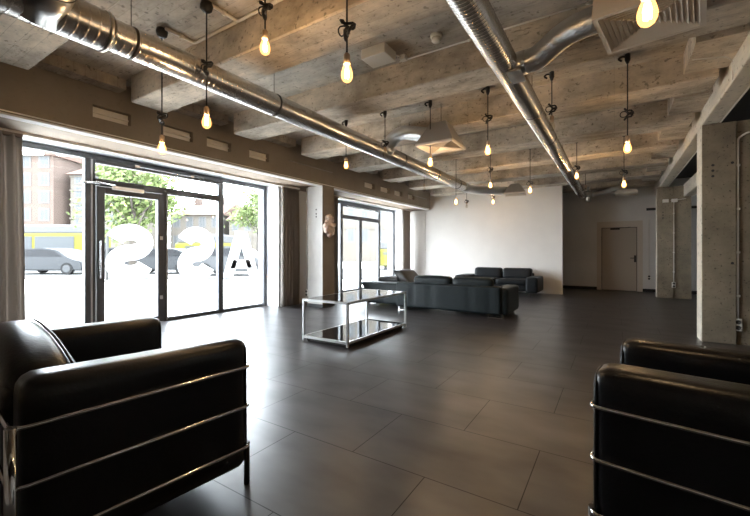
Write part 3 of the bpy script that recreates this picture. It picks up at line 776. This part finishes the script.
for sx in (-1, 1):
    for sy in (-1, 1): MB().lathe([(0, 0), (.018, 0), (.018, .012), (0, .012)], (sx*(X-.05), sy*(Y-.05), 0), 12).build('foot', M['strap'], ct)

# ---------------------------------------------------------------- sofas
sf = thing('sofa', 'long dark green leather corner sofa seen from behind, with two headrests', 'sofa', (-2.65, 7.0, 0))
def L_(mb, name, mat='greenleather', par=None): return mb.build(name, M[mat], par or sf)
ox, oy = -2.65, 7.0
def rb(x0, x1, y0, y1, z0, z1, r, n=8, puff=0, fn=None): return MB().rbox(x0-ox, x1-ox, y0-oy, y1-oy, z0, z1, r, n, puff, fn)
def seams(p):
    q = p.copy(); x = p.x+ox
    for s in (-3.36, -2.98, -2.6, -2.2, -1.85):
        q.y += .010*math.exp(-((x-s)/.025)**2)
    return q
bkp = MB()
L_(MB().rbox(-3.73-ox, -1.66-ox, 6.62-oy, 6.84-oy, .07, .555, .035, 40, 0, seams), 'backrest')
L_(rb(-1.82, -1.55, 6.66, 7.60, .06, .53, .06, 10, .01), 'armrest')
L_(rb(-3.72, -1.74, 6.80, 7.62, .08, .30, .04), 'seat_base')
for a, b in ((-3.72, -2.74), (-2.73, -1.75)): L_(rb(a, b, 6.84, 7.64, .29, .43, .05, 8, .02), 'seat_cushion')
def lean(p): q = p.copy(); q.y += (p.z-.5)*.35; return q
for a, b in ((-3.38, -2.60), (-2.58, -1.83)): L_(rb(a, b, 6.70, 6.90, .47, .69, .07, 10, .015), 'headrest')
L_(rb(-4.66, -3.70, 6.86, 8.25, .05, .30, .04), 'chaise_base')
def slant(p):
    q = p.copy()
    if p.x+ox < -4.4: q.x += (.50-p.z)*.75
    return q
L_(rb(-4.80, -3.72, 6.88, 7.35, .31, .50, .045, 10, .01, slant), 'chaise_arm')
L_(rb(-4.60, -3.72, 7.3, 8.25, .29, .42, .05, 8, .02), 'chaise_cushion')
def tl(p): q = p.copy(); q.x += (p.z-.5)*-.9; return q
L_(rb(-3.92, -3.66, 7.15, 7.80, .49, .76, .06, 8, 0, tl), 'loose_cushion', 'brownleather')
L_(rb(-4.55, -4.02, 7.25, 7.75, .48, .60, .05, 8, .02), 'loose_cushion', 'brownleather')
for (x0, x1, y) in ((-3.70, -3.52, 6.70), (-1.90, -1.64, 6.70), (-3.7, -3.5, 7.5), (-1.9, -1.64, 7.5)):
    L_(MB().box(x0-ox, x1-ox, y-.03-oy, y+.03-oy, 0, .012).box(x0-ox, x0-ox+.02, y-.02-oy, y+.02-oy, .01, .09).box(x1-ox-.02, x1-ox, y-.02-oy, y+.02-oy, .01, .09), 'foot', 'chrome')
for (x, y) in ((-4.6, 8.15), (-4.6, 6.95), (-3.8, 8.15)): L_(MB().box(x-.03-ox, x+.03-ox, y-.03-oy, y+.03-oy, 0, .07), 'foot', 'chrome')

s2 = thing('sofa', 'dark two seat leather sofa standing against the white wall', 'sofa', (-2.72, 10.75, 0))
ox, oy = -2.72, 10.75
def R_(mb, name, mat='navyleather'): return mb.build(name, M[mat], s2)
R_(rb(-3.55, -1.90, 10.32, 11.25, .14, .30, .035), 'seat_base')
for a, b in ((-3.53, -2.73), (-2.72, -1.92)):
    R_(rb(a, b, 10.28, 11.0, .29, .44, .05, 8, .015), 'seat_cushion')
    R_(rb(a+.02, b-.005, 10.92, 11.17, .42, .71, .07, 10, 0, lambda p: Vector((p.x, p.y+(p.z-.45)*.25, p.z))), 'back_cushion')
R_(rb(-3.56, -1.90, 11.12, 11.3, .2, .58, .04), 'backrest')
for a, b in ((-3.86, -3.55), (-1.95, -1.66)): R_(rb(a, b, 10.25, 11.25, .10, .505, .05, 8, .008), 'armrest')
for x in (-3.7, -1.84):
    for y in (10.36, 11.15): R_(MB().box(x-.012, x+.012, y-.05, y+.05, 0, .11, .003, 1), 'leg', 'chrome')
for o in s2.children:
    if o.name.startswith('leg'): o.location = (-ox, -oy, 0)

# ---------------------------------------------------------------- the street, laid out along its own direction
Rv = Vector((math.cos(TH), math.sin(TH), 0)); Fv = Vector((-math.sin(TH), math.cos(TH), 0))
def G(u, d, z=0): p = Rv*u+Fv*d; return Vector((p.x, p.y, z))
ROT = TH
GZ = -.02
def ground(name, u0, u1, d0, d1, z0, z1, mat):
    return struct(name, MB().prism([(u0, d0), (u1, d0), (u1, d1), (u0, d1)], lambda u, d: G(u, d, z0), lambda u, d: G(u, d, z1)), M[mat])
struct('pavement', MB().prism([(XW-.22, -25), (XW-.22, 45), (-75, 70), (-75, -25)], lambda x, y: (x, y, -.3), lambda x, y: (x, y, GZ)), M['paving'])
ground('road', -45, 18, 16.4, 27, -.1, -.01, 'asphalt')
ground('kerb', -45, 18, 16.15, 16.4, -.1, .03, 'kerb')
tag(MB().prism([(u, d) for u, d in ((-12.9, 14.5), (-10.9, 14.3), (-10.4, 15.2), (-12.3, 15.45))], lambda u, d: G(u, d, -.1), lambda u, d: G(u, d, .015)).build('grass_patch', M['grass']), 'small patch of pale grass at the foot of the street tree', 'grass', kind='stuff')

def building(label, u0, u1, d0, d1, h, wall, rows, cols, ww, wh, roof=None, rh=2.5, z0=2.0, cornice=True, cat='building', base=None):
    c = G((u0+u1)/2, d0, GZ); t = thing('building', label, cat, c, ROT, 'houses across the street')
    hw = (u1-u0)/2; D = d1-d0
    MB().box(-hw, hw, 0, D, 0, h).build('wall', M[wall], t)
    if cornice:
        cb = MB()
        for k in range(1, rows+1):
            z = z0+k*(h-z0)/rows-.25
            cb.box(-hw-.05, hw+.05, -.12, .02, z, z+.14)
        cb.build('cornice', M[wall], t)
    for r in range(rows):
        for k in range(cols):
            x = -hw+(k+.5)*2*hw/cols; z = z0+(r+.32)*(h-z0)/rows
            f = MB().box(x-ww/2, x+ww/2, -.05, .03, z, z+wh).build('window', M['winwhite'], t)
            MB().box(x-ww*.34, x-ww*.04, -.065, 0, z+.12, z+wh-.12).box(x+ww*.04, x+ww*.34, -.065, 0, z+.12, z+wh-.12).build('pane', M['pane'], f)
    if roof:
        rf = MB()
        rf.prism([(-.5, h), (D/2, h+rh), (D+.5, h)], lambda y, z: (-hw-.3, y, z), lambda y, z: (hw+.3, y, z))
        r = rf.build('roof', M[roof], t)
        ch = MB()
        for x in (-hw*.5, hw*.45): ch.box(x-.4, x+.4, D*.4, D*.4+.8, h+rh*.5, h+rh+.9)
        ch.build('chimney', M['brick'], r)
    return t
building('pale red brick apartment house with rows of white windows, left', -48, -34.2, 40, 49, 11.4, 'brick', 5, 7, 1.15, 1.35, 'roof', .9, cornice=False)
building('cream rendered apartment house with ledges next to the brick house', -33.2, -27.7, 41, 49, 9.6, 'cream', 5, 3, .9, 1.3, 'roof', 2)
building('house with a red tiled roof behind the middle pane', -27.2, -20.4, 50, 60, 6.1, 'cream', 2, 4, .95, 1.5, 'roof', 2.2, 1.2)
building('longer red roofed house behind the right pane', -19.4, -9.5, 50, 60, 5.4, 'cream', 2, 6, .9, 1.4, 'roof', 2.4, 1.2)
building('tall pale house seen through the far window', -9.0, 6.5, 46, 58, 12.5, 'cream', 4, 9, 1.0, 1.6, 'roof', 2, 1.5)

def tree(label, u, d, h, r, hc, n, seed):
    c = G(u, d, GZ); t = thing('tree', label, 'tree', c, 0, 'street trees'); rnd = random.Random(seed)
    tr = MB().tube([(0, 0, 0), (.05, 0, h*.35), (0, .05, h*.75)], [.17, .14, .06], 10)
    for k in range(7):
        a = k*2.4; tr.tube([(.03, 0, h*(.35+.04*k)), (r*.6*math.cos(a), r*.6*math.sin(a), h*(.55+.05*k))], [.06, .02], 6)
    tr.build('trunk', M['trunk'], t)
    mb = MB(); cl = []
    for k in range(30):
        a, b, q = rnd.random()*2*PI, rnd.uniform(-1, 1), rnd.random()**.5
        cl.append(Vector((r*q*math.cos(a)*math.sqrt(1-b*b*.8), r*q*math.sin(a)*math.sqrt(1-b*b*.8), hc+b*(h-hc)*.85)))
    for i in range(n):
        p = rnd.choice(cl)+Vector([rnd.gauss(0, r*.17) for _ in range(3)])
        ax = Vector([rnd.uniform(-1, 1) for _ in range(3)]).normalized(); bx_ = ax.orthogonal().normalized(); s = rnd.uniform(.07, .14)
        cx = ax.cross(bx_)
        vs = [mb.bm.verts.new(p+bx_*s*a+cx*s*.6*b) for a, b in ((-1, 0), (0, -1), (1, 0), (0, 1))]
        mb.bm.faces.new(vs)
    me = bpy.data.meshes.new('crown'); mb.bm.to_mesh(me); mb.bm.free(); me.materials.append(M['leaf'])
    o = bpy.data.objects.new('crown', me); COL.objects.link(o); o.parent = t
tree('bright green street tree behind the glass door', -10.9, 16.9, 5.3, 1.75, 3.6, 5200, 1)
tree('bright green street tree behind the right window pane', -8.6, 27.6, 5.6, 1.9, 4.1, 4200, 2)
tag(MB().tube([G(-11.25, 15.8, GZ), G(-11.25, 15.8, 1.85)], .05, 10).build('street_post', M['kerb']), 'thin grey street post in front of the tree', 'post')

def car(label, u, d, length, height, body, flip=1, rz=0):
    t = thing('car', label, 'car', G(u, d, -.01), ROT+rz, 'cars on the street'); l = length/2; w = .85; h = height
    P = [(-l, .35), (-l+.05, .75*h), (-l+.5, .80*h), (-l*.45, .97*h), (l*.05, h), (l*.35, .93*h), (l*.62, .62*h), (l-.15, .50*h), (l, .40), (l-.05, .22), (-l+.05, .22)]
    P = [(x*flip, z) for x, z in P]
    mb = MB().prism(P, lambda x, z: (x, -w, z), lambda x, z: (x, w, z))
    bmesh.ops.bevel(mb.bm, geom=mb.bm.edges[:], offset=.05, segments=2, affect='EDGES')
    mb.build('body', M[body], t)
    g = [(-l+.62, .80*h), (-l*.42, .93*h), (l*.04, .955*h), (l*.30, .90*h), (l*.50, .68*h), (-l+.62, .68*h)]
    MB().prism([(x*flip, z) for x, z in g], lambda x, z: (x, -w-.012, z), lambda x, z: (x, w+.012, z)).build('side_windows', M['carglass'], t)
    for sx in (-.62, .62):
        for sy in (-1, 1):
            wl = MB().tube([(sx*l, sy*(w-.16), .31), (sx*l, sy*(w+.02), .31)], .31, 20).build('wheel', M['tyre'], t)
            MB().tube([(sx*l, sy*(w+.0), .31), (sx*l, sy*(w+.035), .31)], .2, 14).build('hubcap', M['carsilver'], wl)
    MB().box(-l*flip-.03, -l*flip+.03, -w+.05, -w+.3, .6*h, .7*h).box(-l*flip-.03, -l*flip+.03, w-.3, w-.05, .6*h, .7*h).build('tail_light', M['tailred'], t)
    return t
car('dark car parked by the kerb behind the left window pane', -17.2, 20.2, 4.3, 1.38, 'carblack')
car('dark car behind the white letter on the glass door', -11.6, 20.8, 4.2, 1.38, 'carblack', -1)
car('silver car with red tail lights left of the dark one', -16.0, 23.3, 3.6, 1.45, 'carsilver', 1, .5)
car('silver car behind the white letter A', -7.1, 19.2, 3.9, 1.42, 'carsilver')

def tram(label, u0, u1, d, h=2.9):
    c = G((u0+u1)/2, d, -.01); t = thing('tram', label, 'tram', c, ROT, 'yellow trams'); hw = (u1-u0)/2
    MB().box(-hw, hw, 0, 2.4, .25, h-.55, .12, 3).build('body', M['yellow'], t)
    MB().box(-hw+.1, hw-.1, .1, 2.3, h-.6, h, .15, 3).build('roof', M['tramwhite'], t)
    n = max(2, int(2*hw/2.4)); 
    for k in range(n):
        a = -hw+.7+k*(2*hw-1.2)/n; b = a+(2*hw-1.2)/n-.18
        MB().box(a, b, -.02, .05, 1.0, h-.75).build('window', M['pane'], t)
    MB().box(hw-.05, hw+.02, .3, 2.1, 1.1, h-.75).build('windscreen', M['pane'], t)
    MB().box(-hw+.4, hw-.4, .15, 2.25, .05, .3).build('bogie', M['tyre'], t)
tram('yellow tram with white roof behind the parked dark car, left pane', -30, -18.2, 23.6)
tram('yellow tram behind the second letter in the middle pane', -12.6, -9.6, 23.6, 2.3)
tram('yellow tram seen through the far window', .2, 1.2, 24.0, 1.9)

# ---------------------------------------------------------------- light
wd = bpy.data.worlds.new('sky'); S.world = wd; wd.use_nodes = True
bg = wd.node_tree.nodes['Background']; bg.inputs['Color'].default_value = (.85, .925, 1.0, 1); bg.inputs['Strength'].default_value = 26
for k in ('bulb', 'filament'): M[k].cycles.emission_sampling = 'NONE'    # the point lamps inside carry the light
for (y0, y1) in (W1, W2):                                                # sky portals at the two glass fronts
    pl = bpy.data.lights.new('window_portal', 'AREA'); pl.shape = 'RECTANGLE'; pl.size = 2.58; pl.size_y = y1-y0; pl.cycles.is_portal = True
    po = bpy.data.objects.new('window_portal', pl); COL.objects.link(po); po.location = (XW-.1, (y0+y1)/2, 1.29); po.rotation_euler = (0, -PI/2, 0)
# ---------------------------------------------------------------- camera
cam = bpy.data.cameras.new('camera'); co = bpy.data.objects.new('camera', cam); COL.objects.link(co)
co.location = (0, 0, 1.16); co.rotation_euler = (PI/2, 0, TH)
cam.sensor_width = 36; cam.lens = 376/750*36; cam.shift_y = -6/750; cam.clip_start = .02; cam.clip_end = 300
S.camera = co
vs = S.view_settings
vs.view_transform = 'Standard'; vs.look = 'None'; vs.gamma = 1; vs.use_curve_mapping = False; vs.exposure = .34
S.cycles.use_denoising = True
S.cycles.max_bounces = 10; S.cycles.diffuse_bounces = 5; S.cycles.glossy_bounces = 4; S.cycles.transparent_max_bounces = 16
S.cycles.sample_clamp_indirect = 6; S.cycles.caustics_reflective = False; S.cycles.caustics_refractive = False
